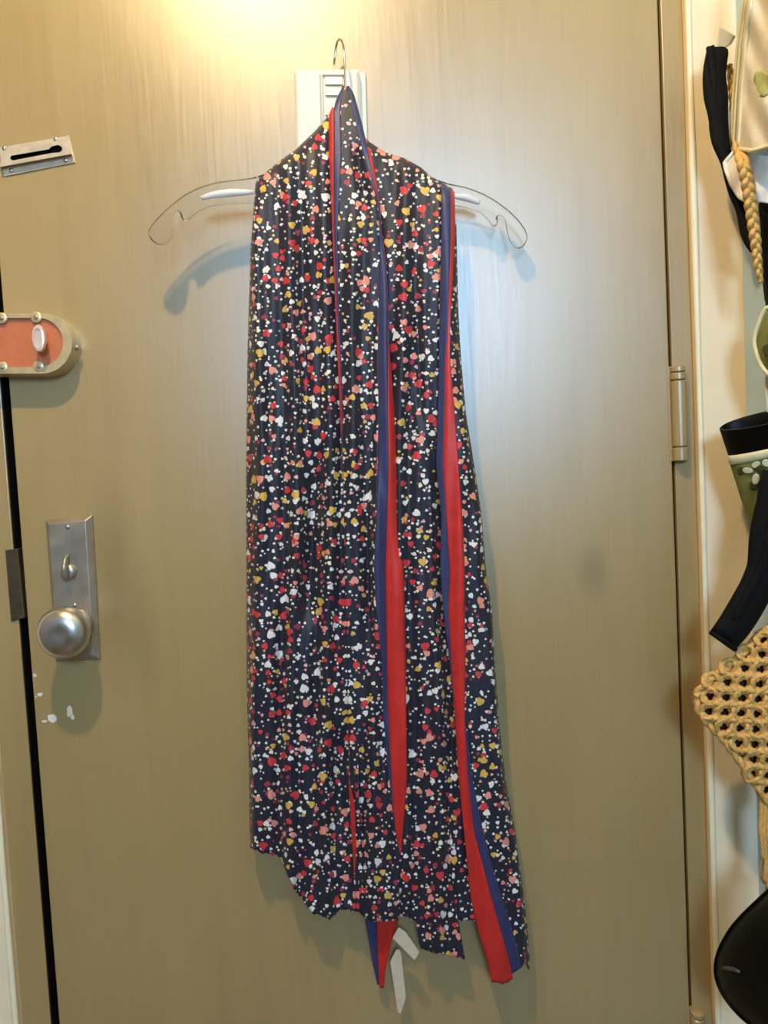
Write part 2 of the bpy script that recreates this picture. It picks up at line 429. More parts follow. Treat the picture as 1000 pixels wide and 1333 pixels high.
mk('strike_plate', v, f, M_BRONZE, frame, label='dark bronze strike plate', smooth=False, bevel=.0008)
v, f = boxvf(xdl, xdr, 0, .046, .008, ZT)
door = mk('door_1', v, f, M_DOOR, kind='structure', label='taupe brushed metal apartment door with locks', cat='door', smooth=False, bevel=.002)

# hinges
def hinge(px, py0, h):
    top = P(px, py0, .008); base = Vector((top.x, -.007, top.z - h))
    r = .0098
    prof = lambda a, b: [(r * .86, a), (r, a + .0012), (r, b - .0012), (r * .86, b)]
    hg = mk('hinge', *lathe([(r * .8, .018), (r * .8, h - .02)], base, (0, 0, 1), 20), M_DOOR, door, label='painted butt hinge barrel')
    for a, b in ((0, .018), (.0195, h - .0205), (h - .019, h - .0095)):
        mk('knuckle', *lathe(prof(a, b), base, (0, 0, 1), 24), M_DOOR, hg, autosmooth=40)
    mk('pin_cap', *lathe([(r * .72, h - .009), (r * .95, h - .0075), (r * .95, h - .002), (r * .6, h)], base, (0, 0, 1), 24), M_DOOR, hg, autosmooth=40)
    v, f = boxvf(base.x - .013, base.x - .004, -.0012, .004, base.z, base.z + h)
    mk('leaf', v, f, M_DOOR, hg, smooth=False)
hinge(883.0, 476, .128)
hinge(908.5, 1316, .128)

# chips of paint below the knob
for (cx, cy, rx, ry) in ((68, 935, 7, 6.5), (58, 939, 4, 2), (91, 926, 4.5, 8), (52, 904, 4, 2.6), (45, 879, 3, 2.6), (47, 907, 1.4, 1.4), (94, 933, 3, 4)):
    k = 14
    out = [(cx + rx * math.cos(2 * math.pi * i / k) * random.uniform(.7, 1.15), cy + ry * math.sin(2 * math.pi * i / k) * random.uniform(.7, 1.15)) for i in range(k)]
    mk('paint_chip', *prism([P(x, y, .0006) for x, y in out], [P(x, y, -.001) for x, y in out]), M_CHIP if cx < 90 else M_WALL, door, smooth=False)

def screw(px, py, s, r, mat_, parent, hgt=.0016):
    c = P(px, py, s)
    sc_ = mk('screw', *lathe([(r, 0), (r, hgt * .4), (r * .75, hgt), (r * .2, hgt * 1.1)], c, (0, -1, 0), 16), mat_, parent)
    return sc_

# ---- door chain track plate
track = empty('chain_track', P(48, 225, 0), parent=door, label='small steel chain lock track with a slot')
def loc2(c, ang, sc=1.0):
    ca, sa = math.cos(ang), math.sin(ang)
    return lambda x, y: (c[0] + ca * x - sa * y, c[1] + sa * x + ca * y)
tl = loc2((48, 203), math.radians(-9.8))
def hole_plate(outer, hole, s0, s1):
    bm = bmesh.new()
    def lp(pts, s):
        vs = [bm.verts.new(P(x, y, s)) for x, y in pts]
        return vs, [bm.edges.new((vs[i], vs[(i + 1) % len(vs)])) for i in range(len(vs))]
    of, oe = lp(outer, s1); hf, he = lp(hole, s1)
    bmesh.ops.triangle_fill(bm, edges=oe + he, use_beauty=True)
    ob, _ = lp(outer, s0); hb, _ = lp(hole, s0)
    for A, B in ((of, ob), (hf, hb)):
        n = len(A)
        for i in range(n): bm.faces.new((A[i], A[(i + 1) % n], B[(i + 1) % n], B[i]))
    bm.verts.index_update()
    V = [tuple(v.co) for v in bm.verts]; Fs = [tuple(v.index for v in f.verts) for f in bm.faces]; bm.free()
    return V, Fs
fl = [tl(x, y) for x, y in ((-47, -19), (46, -19), (48, 17), (-47, 19))]
mk('mounting_plate', *prism([P(x, y, .0018) for x, y in fl], [P(x, y, 0) for x, y in fl]), M_TRACK, track, smooth=False, bevel=.0006)
chan = [tl(x, y) for x, y in ((-42, -14), (40, -15), (45, 5), (-50, 6))]
slot = [tl(x, y) for x, y in ((-33, -6), (17, -6), (21, -9), (30, -9.5), (34, -6), (34, -2), (30, .5), (20, -.5), (-32, .5), (-35, -2.5))]
mk('slotted_channel', *hole_plate(chan, slot, .0018, .0095), M_TRACK, track, smooth=False)
sl2 = [tl(x, y) for x, y in ((-37, -10), (36, -12), (38, 3), (-37, 3))]
mk('slot_backing', *prism([P(x, y, .0024) for x, y in sl2], [P(x, y, .0016) for x, y in sl2]), M_DARK, track, smooth=False)  # black sheet paints in the slot's shade
for x, y in ((-40, -17), (28, -17), (-36, 13), (36, 12)): screw(*tl(x, y), .0018, .0030, M_STEEL, track)

# ---- rim lock with orange face
rim = empty('rim_lock', P(40, 490, 0), parent=door, label='rounded cream rim lock with orange face plate')
def stadium(x0, x1, y0, y1, n=22):
    r = (y1 - y0) / 2; cy = (y0 + y1) / 2
    p = [(x0, y1), (x0, y0)]
    p += [(x1 - r + r * math.cos(q), cy + r * math.sin(q)) for q in np.linspace(-math.pi / 2, math.pi / 2, n)]
    return p
o0 = stadium(-30, 103, 409, 489)
bodyf = stadium(-30, 94, 407, 487)
inn = stadium(-26, 82, 414, 478)
h_ = .030
r0 = [P(x, y, 0) for x, y in stadium(-30, 96, 413, 487)]
def at(pts, s, sh=(0, 0)): return [P(x + sh[0], y + sh[1], s) for x, y in pts]
# straight casting: same world outline at every depth
front = at(bodyf, h_)
def push(pts, dy): return [Vector((q.x, q.y + dy, q.z)) for q in pts]
cen = sum(front, Vector()) / len(front)
def infl(pts, k): return [cen + (q - cen) * k if False else Vector((cen.x + (q.x - cen.x) * (1 + k), q.y, cen.z + (q.z - cen.z) * (1 + 1.6 * k))) for q in pts]
infr = at(inn, h_)
V, Fs = rings([push(infl(front, .012), h_), push(front, .004), infl(front, -.012), infr, push(infr, .004)], False)
mk('casing', V, Fs, M_BRASS, rim, autosmooth=35)
plate = mk('face_plate', *prism(push(infl(infr, .01), .0035), push(infr, .012)), M_ORANGE, rim, smooth=False, label='orange face plate')
for x, y in ((2, 414), (47, 413), (3, 478), (50, 477)):
    lug = mk('screw_lug', *lathe([(.0072, -.004), (.0072, .0002), (.006, .0010)], P(x, y, h_), (0, -1, 0), 18), M_BRASS, rim, autosmooth=40)
    mk('screw', *lathe([(.0026, 0), (.0026, .001), (.001, .0014)], P(x, y, h_ + .001), (0, -1, 0), 12), M_PLATE, rim)
# thumb turn: oval on a short stem
c = P(52, 441, h_ + .012)
ov = [[Vector((c.x + rx * math.cos(q), c.y + dy, c.z + rz * math.sin(q))) for q in np.linspace(0, 2 * math.pi, 24, endpoint=False)]
      for rx, rz, dy in ((.0035, .006, .017), (.0035, .006, .004), (.0082, .0165, .001), (.0090, .0180, -.002), (.0078, .0165, -.0055), (.0056, .0125, -.0060), (.0050, .0115, -.0045))]
mk('thumb_turn', *rings(ov, True), M_IVORY, rim, label='pale oval thumb turn', autosmooth=50)
mk('side_screw', *lathe([(.004, -.002), (.004, .0012), (.002, .002)], Vector((front[13].x + .0012, -h_ * .5, front[13].z)), (1, 0, 0), 12), M_PLATE, rim)

# ---- mortise lock plate and knob
mort = empty('mortise_lock', P(100, 860, 0), parent=door, label='tall nickel lock plate with round knob')
q0 = [(61.5, 681), (119.5, 674.5), (129.5, 855), (77, 859)]
fr_ = at([(63, 683), (111, 678), (121.5, 853), (75, 856)], .010)
bk = push(at([(60.5, 677), (121.5, 670.5), (132, 858), (74, 861)], .0), 0)
md = [Vector((q.x, -.003, q.z)) for q in bk]
mk('lock_plate', *rings([bk, md, fr_], True), M_PLATE, mort, smooth=False, bevel=.0008)
screw(88, 686, .010, .0032, M_STEEL, mort); screw(97, 788, .010, .0032, M_STEEL, mort)
# thumb piece: teardrop lever
c = P(90, 744, .010)
mk('thumb_rose', *lathe([(.0105, 0), (.0105, .003), (.009, .006), (.004, .0068)], c, (0, -1, 0), 22), M_PLATE, mort)
tp = []
for t in np.linspace(0, 1, 12):
    z = -.010 + .034 * t; w = (.0078 * (1 - t) ** .6 + .0012); yy = -.006 - .010 * math.sin(math.pi * min(1, t * .9 + .1)) ** .8
    w *= min(1, .35 + t * 5)
    tp.append([Vector((c.x - .001 + .003 * t + w * .62 * math.cos(q), c.y + yy + .0045 * math.sin(q), c.z + z)) for q in np.linspace(0, 2 * math.pi, 14, endpoint=False)])
mk('thumb_turn', *rings(tp, True), M_PLATE, mort)
kc = P(83.5, 823, .052); kb = Vector((kc.x, -.010, kc.z))
mk('knob_rose', *lathe([(.0235, 0), (.0235, .0025), (.020, .006), (.0125, .008), (.0115, .022), (.0115, .03)], kb, (0, -1, 0), 36), M_PLATE, mort)
mk('knob', *lathe([(.011, .016), (.013, .021), (.024, .0255), (.0315, .032), (.0345, .041), (.0335, .049), (.0285, .0565), (.020, .0610), (.011, .0622), (.004, .0612)], kb, (0, -1, 0), 48), M_STEEL, mort, label='round brushed steel knob')

# ---- white chime box on the door
ch = empty('door_chime', P(430, 262, 0), parent=door, label='aged white plastic chime box with louvers')
def rect(x0, y0, x1, y1, k=.028): return [(x0, y0), (x1, y0), (x1 + k * (y1 - y0), y1), (x0 + k * (y1 - y0), y1)]
B0 = rect(384, 93, 469, 275)
fr2 = [Vector((q.x, -.021, q.z)) for q in at(rect(386, 95, 464, 273), .021)]
bk2 = [Vector((q.x, 0, q.z)) for q in at(rect(382.5, 91, 468, 276), .014)]
rc = at(rect(420, 97.5, 449, 262), .021)
# box shell with a recessed louver bay
V, Fs = rings([bk2, [Vector((q.x, -.016, q.z)) for q in bk2], fr2, rc, push(rc, .0035)], True)
mk('chime_body', V, Fs, M_WHITEP, ch, smooth=False, bevel=.0018)
v, f = prism(at(rect(415.5, 97, 417.5, 262), .0222), at(rect(415.5, 97, 417.5, 262), .020)); mk('groove_bead', v, f, M_SLOT, ch, smooth=False)
for i, (ya, yb) in enumerate(((100, 110), (113.5, 124), (128, 150), (154, 176), (180, 202))):
    p_ = [(423, ya), (446, ya), (446.5, yb), (423.5, yb)]
    mk('louver', *prism([P(x, y, .0212 if k > 1 else .0198) for k, (x, y) in enumerate(p_)], [P(x, y, .0165) for x, y in p_]), M_WHITEP, ch, smooth=False, bevel=.0008)
# painted-over side flange
v, f = prism([Vector((q.x, -.006, q.z)) for q in at(rect(466, 96, 476, 276), .0)], [Vector((q.x, 0, q.z)) for q in at(rect(466, 96, 476, 276), .0)])
mk('side_flange', v, f, M_WHITEP, ch, smooth=False, bevel=.0015)

# ------------------------------------------------------------------ clear hanger
SH = lambda px: float(np.interp(px, (190, 690), (.058, .027)))
hg = empty('coat_hanger', P(450, 300, .04), label='clear plastic coat hanger with wire hook holding the scarf', cat='hanger')
upper = [(450, 172), (425, 188), (395, 205), (360, 222), (330, 232), (300, 235.5), (280, 238), (258, 245), (240, 254), (222, 268), (206, 283), (195, 296), (192.5, 302),
         (194, 309), (199, 315), (207, 319), (216, 318), (222, 311), (225, 303), (226.5, 292), (225.5, 282), (227, 275), (231, 272.5), (235.5, 276), (235, 281.5), (238, 288), (243, 288.5), (249, 282), (258, 275), (268, 269.5), (285, 266), (305, 264.5), (330, 264), (390, 258), (450, 252)]
lower = [(520, 258), (570, 262), (592, 267), (612, 271), (627, 277), (637, 287), (640, 293.5), (645, 295.5), (649, 291), (648, 286), (645.5, 282.5), (649, 278.5), (655, 279.5), (658.5, 287), (659.5, 299), (663, 311), (669, 322), (677, 324), (684, 319), (687, 310), (685, 301), (676, 288), (662, 274), (645, 261.5), (628, 252), (608, 244.5), (583, 239.5), (545, 226), (500, 205), (475, 188)]
ol = smooth_loop(upper + lower, 260, 1)
n = len(ol)
ctr = None
def hpt(p, e): return P(p[0], p[1], SH(p[0])) + Vector((0, -e, 0))
def inset(p, d):
    t = np.roll(p, -1, 0) - np.roll(p, 1, 0); t /= np.maximum(np.hypot(t[:, 0], t[:, 1]), 1e-6)[:, None]
    nn = np.c_[t[:, 1], -t[:, 0]]
    return p + nn * d
area = np.sum(ol[:, 0] * np.roll(ol[:, 1], -1) - ol[:, 1] * np.roll(ol[:, 0], -1))
sg = 1.0 if area < 0 else -1.0
i1 = inset(ol, 1.3 * sg)
bm = bmesh.new()
def addloop(p, e): return [bm.verts.new(hpt(q, e)) for q in p]
lf, m1, m2, lb = addloop(i1, .0036), addloop(ol, .0022), addloop(ol, -.0022), addloop(i1, -.0036)
for A, B in ((lf, m1), (m1, m2), (m2, lb)):
    for i in range(n): bm.faces.new((A[i], A[(i + 1) % n], B[(i + 1) % n], B[i]))
for lp_ in (lf, lb):
    es = [bm.edges.get((lp_[i], lp_[(i + 1) % n])) for i in range(n)]
    bmesh.ops.triangle_fill(bm, edges=es, use_beauty=True)
bm.verts.index_update()
V = [tuple(q.co) for q in bm.verts]; Fs = [tuple(q.index for q in g.verts) for g in bm.faces]; bm.free()
mk('hanger_bar', V, Fs, M_CLEAR, hg, autosmooth=30)
# whitened rib on each arm paints in its bright specular stripe
for pts in ([(330, 250), (300, 251), (275, 254), (262, 258)], [(590, 255), (608, 257), (625, 264)]):
    pp = smooth_loop(pts, 12, 1, False)
    mk('highlight_rib', *tube([P(x, y, SH(x) + .0042) for x, y in pp], [.0026 + .0022 * math.sin(math.pi * i / 11) for i in range(12)], 8), M_HILITE, hg)
hk = [(450, 176, .042), (450, 150, .042), (449.5, 118, .044), (449, 90, .046), (448.4, 72, .046), (447.2, 60, .043), (445, 53, .036), (442.3, 50.5, .029), (439.3, 54, .0225), (437.4, 62, .019), (436, 73, .0172), (435, 84, .0165)]
mk('hook', *tube([P(*q) for q in hk], .00135, 10), M_WIRE, hg)

# ------------------------------------------------------------------ the scarf
scarf = empty('scarf', P(480, 1278, .03), label='dark scarf printed with little hearts, navy and red borders, draped on hanger', cat='scarf')
BASE = T((112, .050), (150, .058), (220, .066), (300, .070), (600, .062), (1000, .047), (1290, .036))
A0 = T((112, 446), (130, 437), (148, 428.5), (200, 428.5), (250, 431), (300, 433), (400, 437), (470, 440), (540, 443), (600, 446), (700, 448), (900, 452), (1030, 455), (1130, 461), (1190, 464), sm=4)
WRA = T((130, 0.3), (140, 3), (150, 6), (200, 6), (235, 4), (260, 3), (300, 2), (400, 1.6), (470, 2.6), (540, 2.6), (570, .3), (1015, .3), (1040, 5), (1070, 7), (1100, 5), (1135, 1), sm=4)
WNA = T((112, 3), (130, 7), (150, 9), (200, 10), (250, 8), (300, 4), (420, 2.5), (540, 1.5), (600, .3), sm=4)
N2L = T((112, 451), (120, 455), (160, 463), (200, 473), (240, 485), (270, 492), (300, 494), (340, 495), (400, 493), (468, 492), (536, 493), (604, 492), (672, 490), (740, 487), (792, 490), (864, 497), (936, 499), (1008, 507), (1040, 509), (1080, 514), (1110, 520), (1190, 519), sm=5)
N2R = T((112, 453), (120, 460), (160, 471), (200, 480), (240, 488), (270, 494), (300, 496.5), (340, 502), (400, 505), (468, 505), (536, 505), (604, 506), (672, 504), (740, 502), (792, 503), (864, 504), (936, 505.5), (1008, 510), (1040, 511), (1080, 515), (1110, 521), (1190, 520), sm=5)
R2R = T((112, 454), (120, 460.5), (160, 472), (200, 483), (240, 491), (270, 494.4), (300, 496.8), (340, 502.3), (400, 505.3), (440, 505.4), (468, 508), (536, 514), (604, 518), (672, 521), (740, 525.5), (792, 527), (864, 528.5), (936, 529), (1008, 530), (1042, 528), (1080, 525), (1110, 522), (1190, 521), sm=5)
N3L = T((240, 575), (300, 575), (420, 572.5), (468, 572), (536, 570), (604, 568), (640, 572), (672, 575), (740, 573), (792, 577), (864, 586), (900, 590), (936, 593), (1008, 597), (1080, 604), (1126, 609), (1168, 613), (1210, 622), (1252, 635), (1280, 641))
N3R = T((240, 587), (300, 587), (420, 583.5), (468, 580), (536, 579), (604, 577.5), (672, 581), (740, 586), (792, 584), (864, 588), (900, 590.5), (936, 593), (1008, 597), (1080, 604), (1126, 609), (1168, 613), (1210, 622), (1252, 635), (1280, 641))
R3R = T((240, 591), (300, 592.5), (420, 586), (468, 586), (536, 592), (604, 597), (672, 602), (740, 605), (792, 605), (864, 606), (936, 605), (1008, 609), (1080, 617), (1126, 629), (1168, 640), (1210, 652), (1252, 664), (1280, 669))
NB3 = T((930, 605), (960, 608.5), (1008, 614), (1080, 629), (1126, 641), (1168, 654), (1210, 668), (1252, 678), (1280, 684))
E5 = T((240, 592), (300, 594), (350, 595), (400, 596), (468, 600), (536, 606), (604, 617), (672, 627), (740, 632), (792, 640), (864, 644), (936, 649), (1008, 657), (1080, 670), (1126, 676), (1168, 682), (1210, 687), (1252, 689.5), (1280, 691))
LS = T((130, 333), (240, 333), (320, 327), (450, 323), (600, 321), (700, 321), (900, 322), (1000, 325), (1100, 326), (1130, 328), (1200, 332))

def gauss(d, w): return math.exp(-(d / w) ** 2)
def win(y, a, b, e=40): return 1 / (1 + math.exp(-(y - a) / e * 4)) * 1 / (1 + math.exp((y - b) / e * 4))
def pleat(x, y, ph):
    w = .55 + .45 * min(1, max(0, (y - 200) / 300))
    return 1.45 * w * (.0036 * math.sin(x / 6.6 + ph + .9 * math.sin(y / 170 + ph)) + .0024 * math.sin(x / 3.7 - ph * 2 + 1.3 * math.sin(y / 120 - ph)) + .0012 * math.sin(x / 9 + y / 33 + ph))
def s1(x, y):                                    # left hanging layer
    s = BASE(y) + pleat(x, y, .4)
    s -= .018 * gauss(x - (412 - (y - 600) * .05), 9) * win(y, 590, 800)
    s -= .013 * gauss(x - (A0(y) - 9), 9) * win(y, 960, 1190)
    s -= .006 * gauss(x - (395 + (y - 300) * .02), 8) * win(y, 260, 520)
    s -= .022 * math.exp(-max(0, x - LS(y)) / 5.0)
    return s
def s2(x, y):                                    # tail with the middle stripe
    s = BASE(y) + .0055 + .8 * pleat(x, y, 2.1) * min(1, max(.15, (y - 150) / 200))
    s -= .010 * gauss(x - (468 + (y - 220) * .15), 6) * win(y, 195, 262, 20)
    s -= .005 * math.exp(-max(0, x - A0(y)) / 2.5) + .005 * math.exp(-max(0, R2R(y) - x) / 2.5)
    s -= .007 * gauss(x - (N2L(y) - 8), 6) * win(y, 420, 1000)
    return s
def s3(x, y):                                    # layer between the stripes
    s = BASE(y) - .001 + .8 * pleat(x, y, 4.0)
    s -= .008 * gauss(x - (546 + (y - 460) * .03), 5) * win(y, 400, 540)
    s -= .008 * gauss(x - (N3L(y) - 5), 7) * win(y, 480, 1000)
    s -= .008 * math.exp(-max(0, x - R2R(y) + 7) / 8) + .008 * math.exp(-max(0, N3L(y) + 5 - x) / 8)
    return s
def s4(x, y):                                    # right tail with the outer stripe
    s = BASE(y) + .0075 + .4 * pleat(x, y, 5.2)
    s -= .002 * math.exp(-max(0, x - N3L(y)) / 2.5)
    s -= .020 * math.exp(-max(0, E5(y) - x) / 4.0)
    return s

def strip(name, L, R, top, bot, sf, nu, nv, mat_, flip=False, curl=0.0, rag=0.0, parent=None, **kw):
    """cloth between two longitudinal lines, from its top line to its hem (tables over u)"""
    ta, ba = np.array(top, float), np.array(bot, float)
    V, UV = [], []
    for j in range(nv + 1):
        t = j / nv
        for i in range(nu + 1):
            u = i / nu
            y0 = np.interp(u, ta[:, 0], ta[:, 1]); y1 = np.interp(u, ba[:, 0], ba[:, 1])
            if rag and t == 1: y1 += random.uniform(-rag, rag)
            y = y0 + (y1 - y0) * t
            x = L(y) + (R(y) - L(y)) * u
            s = sf(x, y) - curl * math.exp(-(y - y0) / 7.0)
            V.append(P(x, y, max(s, .004)))
            UV.append([x * .00104, (1 if flip else -1) * y * .00104])
    for j in range(nv + 1):                      # the print runs along the cloth, into its folds
        r = range(j * (nu + 1), (j + 1) * (nu + 1)); c_ = j * (nu + 1) + nu // 2
        acc = [0.0]
        for k in list(r)[1:]: acc.append(acc[-1] + math.hypot(V[k].x - V[k - 1].x, .6 * (V[k].y - V[k - 1].y)))
        u0 = UV[c_][0] - acc[nu // 2]
        for i, k in enumerate(r): UV[k][0] = u0 + acc[i]
    Fs = [(j * (nu + 1) + i, j * (nu + 1) + i + 1, (j + 1) * (nu + 1) + i + 1, (j + 1) * (nu + 1) + i) for j in range(nv) for i in range(nu)]
    return mk(name, V, Fs, mat_, parent or scarf, uvs=UV, solid=.0011, **kw)

# back layer, behind the hanger
strip('back_layer', lambda y: LS(y) + 3, lambda y: E5(y) - 3, [(0, 236), (.2, 222), (.42, 196), (.6, 200), (.85, 224), (1, 246)],
      [(0, 1096), (.12, 1104), (.16, 1120), (.22, 1160), (.3, 1184), (.55, 1186), (.74, 1186), (.84, 1186), (.87, 1240), (1, 1248)], lambda x, y: .018 + .5 * pleat(x, y, 1), 44, 90, M_HEART, curl=-.010)
strip('print_panel', LS, lambda y: A0(y) + 12, [(0, 239), (.04, 232), (.11, 226), (.3, 209), (.49, 195), (.72, 171), (.9, 149), (1, 140)],
      [(0, 1103), (.1, 1110), (.25, 1113), (.29, 1128), (.38, 1160), (.52, 1188), (.68, 1197), (.77, 1183), (.9, 1186), (1, 1186)], s1, 70, 230, M_HEART, flip=True, curl=.020, rag=2.0)
mid = strip('print_panel', lambda y: A0(y) + WRA(y) + WNA(y), N2L, [(0, 112), (1, 112)], [(0, 1186), (.3, 1200), (1, 1197)], s2, 26, 230, M_HEART, flip=True, rag=1.5)
strip('navy_border', lambda y: A0(y) + WRA(y), lambda y: A0(y) + WRA(y) + WNA(y), [(0, 112), (1, 112)], [(0, 600), (1, 600)], s2, 5, 110, M_NAVY, parent=mid, label='narrow navy edge band')
strip('red_border', A0, lambda y: A0(y) + WRA(y), [(0, 140), (1, 140)], [(0, 570), (1, 570)], s2, 4, 100, M_RED, parent=mid, label='thin red edge line')
strip('red_border', A0, lambda y: A0(y) + WRA(y), [(0, 1012), (1, 1012)], [(0, 1136), (1, 1136)], s2, 4, 36, M_RED, parent=mid, label='thin red edge line near the hem')
strip('navy_border', N2L, N2R, [(0, 112), (1, 112)], [(0, 1112), (1, 1112)], s2, 6, 210, M_NAVY, parent=mid, label='navy band of the middle stripe')
strip('red_border', N2R, R2R, [(0, 192), (1, 192)], [(0, 1112), (1, 1112)], s2, 6, 200, M_RED, parent=mid, label='red band of the middle stripe')
strip('print_panel', lambda y: R2R(y) - 7, lambda y: N3L(y) + 5, [(0, 172), (.08, 185), (.25, 199), (.47, 206), (.69, 219), (.9, 240), (1, 247)],
      [(0, 1190), (.2, 1195), (.255, 1200), (.27, 1234), (.42, 1241), (.735, 1248), (.75, 1198), (1, 1198)], s3, 60, 230, M_HEART, curl=.018, rag=1.5)
outer = strip('print_panel', lambda y: R3R(y) if y < 931 else NB3(y), E5, [(0, 292), (1, 292)], [(0, 1258), (.6, 1252), (.8, 1264), (1, 1257)], s4, 22, 210, M_HEART, rag=1.5)
strip('navy_border', N3L, N3R, [(0, 240), (1, 246)], [(0, 905), (1, 905)], s4, 6, 150, M_NAVY, curl=.015, parent=outer, label='navy band of the outer stripe')
strip('red_border', N3R, R3R, [(0, 246), (1, 250)], [(0, 1278), (.6, 1281), (1, 1274)], s4, 8, 210, M_RED, curl=.015, rag=1.0, parent=outer, label='red band of the outer stripe')
strip('navy_border', R3R, NB3, [(0, 931), (1, 931)], [(0, 1268), (1, 1259)], s4, 6, 80, M_NAVY, parent=outer, label='navy band beside the right hem')
# back tail tip: navy and red
def flatpoly(name, rows, sf, mat_, **kw):
    L = T(*[(r[0], r[1]) for r in rows], sm=3); R = T(*[(r[0], r[2]) for r in rows], sm=3)
    return strip(name, L, R, [(0, rows[0][0]), (1, rows[0][0])], [(0, rows[-1][0]), (1, rows[-1][0])], sf, 6, 30, mat_, **kw)
tail = lambda x, y: .026 + .003 * math.sin(x / 5) - .00005 * (y - 1180)
flatpoly('navy_border', [(1165, 472, 494), (1195, 475, 491), (1230, 481, 491), (1262, 487, 493), (1282, 491.5, 493.5)], tail, M_NAVY, label='navy edge of the tail end')
flatpoly('red_border', [(1165, 494, 524), (1198, 491, 519), (1225, 491, 510), (1262, 493, 502), (1286, 494.5, 500)], tail, M_RED, label='red tail end')
def tag(name, pts, sfn, lab):
    p = densify(pts, 40)
    v, f = prism([P(x, y, sfn(x, y) + .0005) for x, y in p], [P(x, y, sfn(x, y) - .0005) for x, y in p])
    mk(name, v, f, M_TAG, scarf, smooth=False, label=lab)
tag('care_tag', [(519, 1207), (528, 1213), (546, 1239), (544, 1243), (540, 1250), (511, 1221)], lambda x, y: .036 + .0002 * (x - 511), 'folded cream care tag')
tag('care_tag', [(516, 1236), (521.5, 1236), (524.5, 1262), (528.5, 1298), (521.5, 1320), (518, 1318), (508, 1252)], lambda x, y: .029 + .00015 * (x - 508), 'long cream care tag hanging below')

# ------------------------------------------------------------------ things hanging on the side wall
def sl(s0, k, x0=900): return lambda x, y: s0 + k * (x - x0)

# white canvas tote with leaf print
tote = empty('canvas_tote', P(990, 195, .12), label='cream canvas tote with a green leaf print, at the top right corner', cat='tote bag', group=None)
st = lambda x, y: .085 + .0018 * (x - 955) + .006 * math.sin(x / 9 + y / 30) * min(1, max(0, (x - 962) / 12)) + .004 * math.sin(y / 13 - x / 6) * min(1, max(0, (x - 965) / 12))
TL = T((-80, 979), (0, 973), (60, 966), (120, 961), (190, 956.5), (200, 957), sm=3)
rowsY = np.linspace(-70, 1, 2)
def grid_cloth(name, L, R, y0f, y1f, sf, nu, nv, mat_, parent, solid=.0015, **kw):
    V = []
    for j in range(nv + 1):
        for i in range(nu + 1):
            u = i / nu; ya, yb = y0f(u), y1f(u); y = ya + (yb - ya) * j / nv
            x = L(y) + (R(y) - L(y)) * u
            V.append(P(x, y, sf(x, y)))
    Fs = [(j * (nu + 1) + i, j * (nu + 1) + i + 1, (j + 1) * (nu + 1) + i + 1, (j + 1) * (nu + 1) + i) for j in range(nv) for i in range(nu)]
    return mk(name, V, Fs, mat_, parent, solid=solid, **kw)
TLf = lambda y: float(np.interp(y, (-80, 0, 60, 120, 190, 205), (980, 974, 966, 961, 957, 958)))
TB = lambda u: float(np.interp(u, (0, .25, .45, .6, 1), (193, 196, 191, 187, 170)))
grid_cloth('front_panel', TLf, lambda y: 1052, lambda u: -80, TB, st, 34, 70, M_CANVAS, tote)
grid_cloth('back_panel', lambda y: TLf(y) - 3, lambda y: 1038, lambda u: -80, lambda u: TB(u) - 3, lambda x, y: st(x, y) - .022, 20, 50, M_CANVAS, tote)
for dx, r, s_ in ((-1.5, .0022, -.002), (5, .0020, .002), (-6, .0018, -.014)):
    mk('piping', *tube([P(TLf(y) + dx, y, st(TLf(y) + dx, y) + s_) for y in np.linspace(-80, 192, 30)], r, 8), M_PIPING, tote)
mk('piping', *tube([P(957 + 92 * u, TB(u), st(957 + 92 * u, 190) + .001) for u in np.linspace(0, 1, 24)], .0024, 8), M_PIPING, tote)
def decal(name, outline, sf, mat_, parent, lift=.0016, **kw):
    c = np.mean(outline, 0); k = len(outline); V = []; Fs = []
    R_ = 4
    for r in range(1, R_ + 1):
        for q in outline:
            p = c + (np.array(q) - c) * r / R_; V.append(P(p[0], p[1], sf(*p) + lift))
    V.append(P(c[0], c[1], sf(*c) + lift)); ci = len(V) - 1
    for i in range(k): Fs.append((ci, i, (i + 1) % k))
    for r in range(R_ - 1):
        for i in range(k): Fs.append((r * k + i, r * k + (i + 1) % k, (r + 1) * k + (i + 1) % k, (r + 1) * k + i))
    return mk(name, V, Fs, mat_, parent, solid=.0004, **kw)
decal('leaf_print', smooth_loop([(982, 97), (985, 91), (997, 94), (1014, 106), (1008, 116), (994, 128), (985, 124), (981, 112)], 26, 1), st, M_LEAF, tote, label='pale green leaf print')
decal('leaf_print', smooth_loop([(1010, 60), (1022, 58), (1034, 75), (1026, 96), (1014, 85)], 22, 1), st, M_LEAF, tote, label='pale green leaf print')

# adhesive hook and black strap
hk_ = [(936, 36), (955.5, 47), (950, 57), (944, 61.5), (934, 60)]
mk('wall_hook', *prism([P(x, y, .075) for x, y in hk_], [P(x + 3, y, .064) for x, y in hk_]), M_HOOKP, label='translucent beige hook tip above the black strap', cat='hook', smooth=False, bevel=.001)
Ls = [(921, 60), (918, 75), (915, 92), (914.5, 108), (916, 130), (919.5, 143), (923, 156), (923, 170), (927, 190), (938, 212), (941, 224), (944, 238), (950, 258), (958, 274), (961, 290), (963, 305), (970, 320), (976, 328)]
Rs = [(944, 61), (950, 62), (947, 80), (945, 100), (948, 115), (948.5, 130), (948, 150), (949, 170), (951, 190), (955, 210), (960, 232), (966, 250), (971, 268), (975, 285), (979, 300), (981, 312), (984, 325), (986, 332)]
strap = empty('fabric_strap', P(950, 330, .07), label='black padded fabric strap hanging under the beige hook', cat='strap')
mk('strap_body', *loft_pair(Ls, Rs, lambda x, y: .070 + .00005 * (y - 60), .009, 40), M_BLACK, strap)
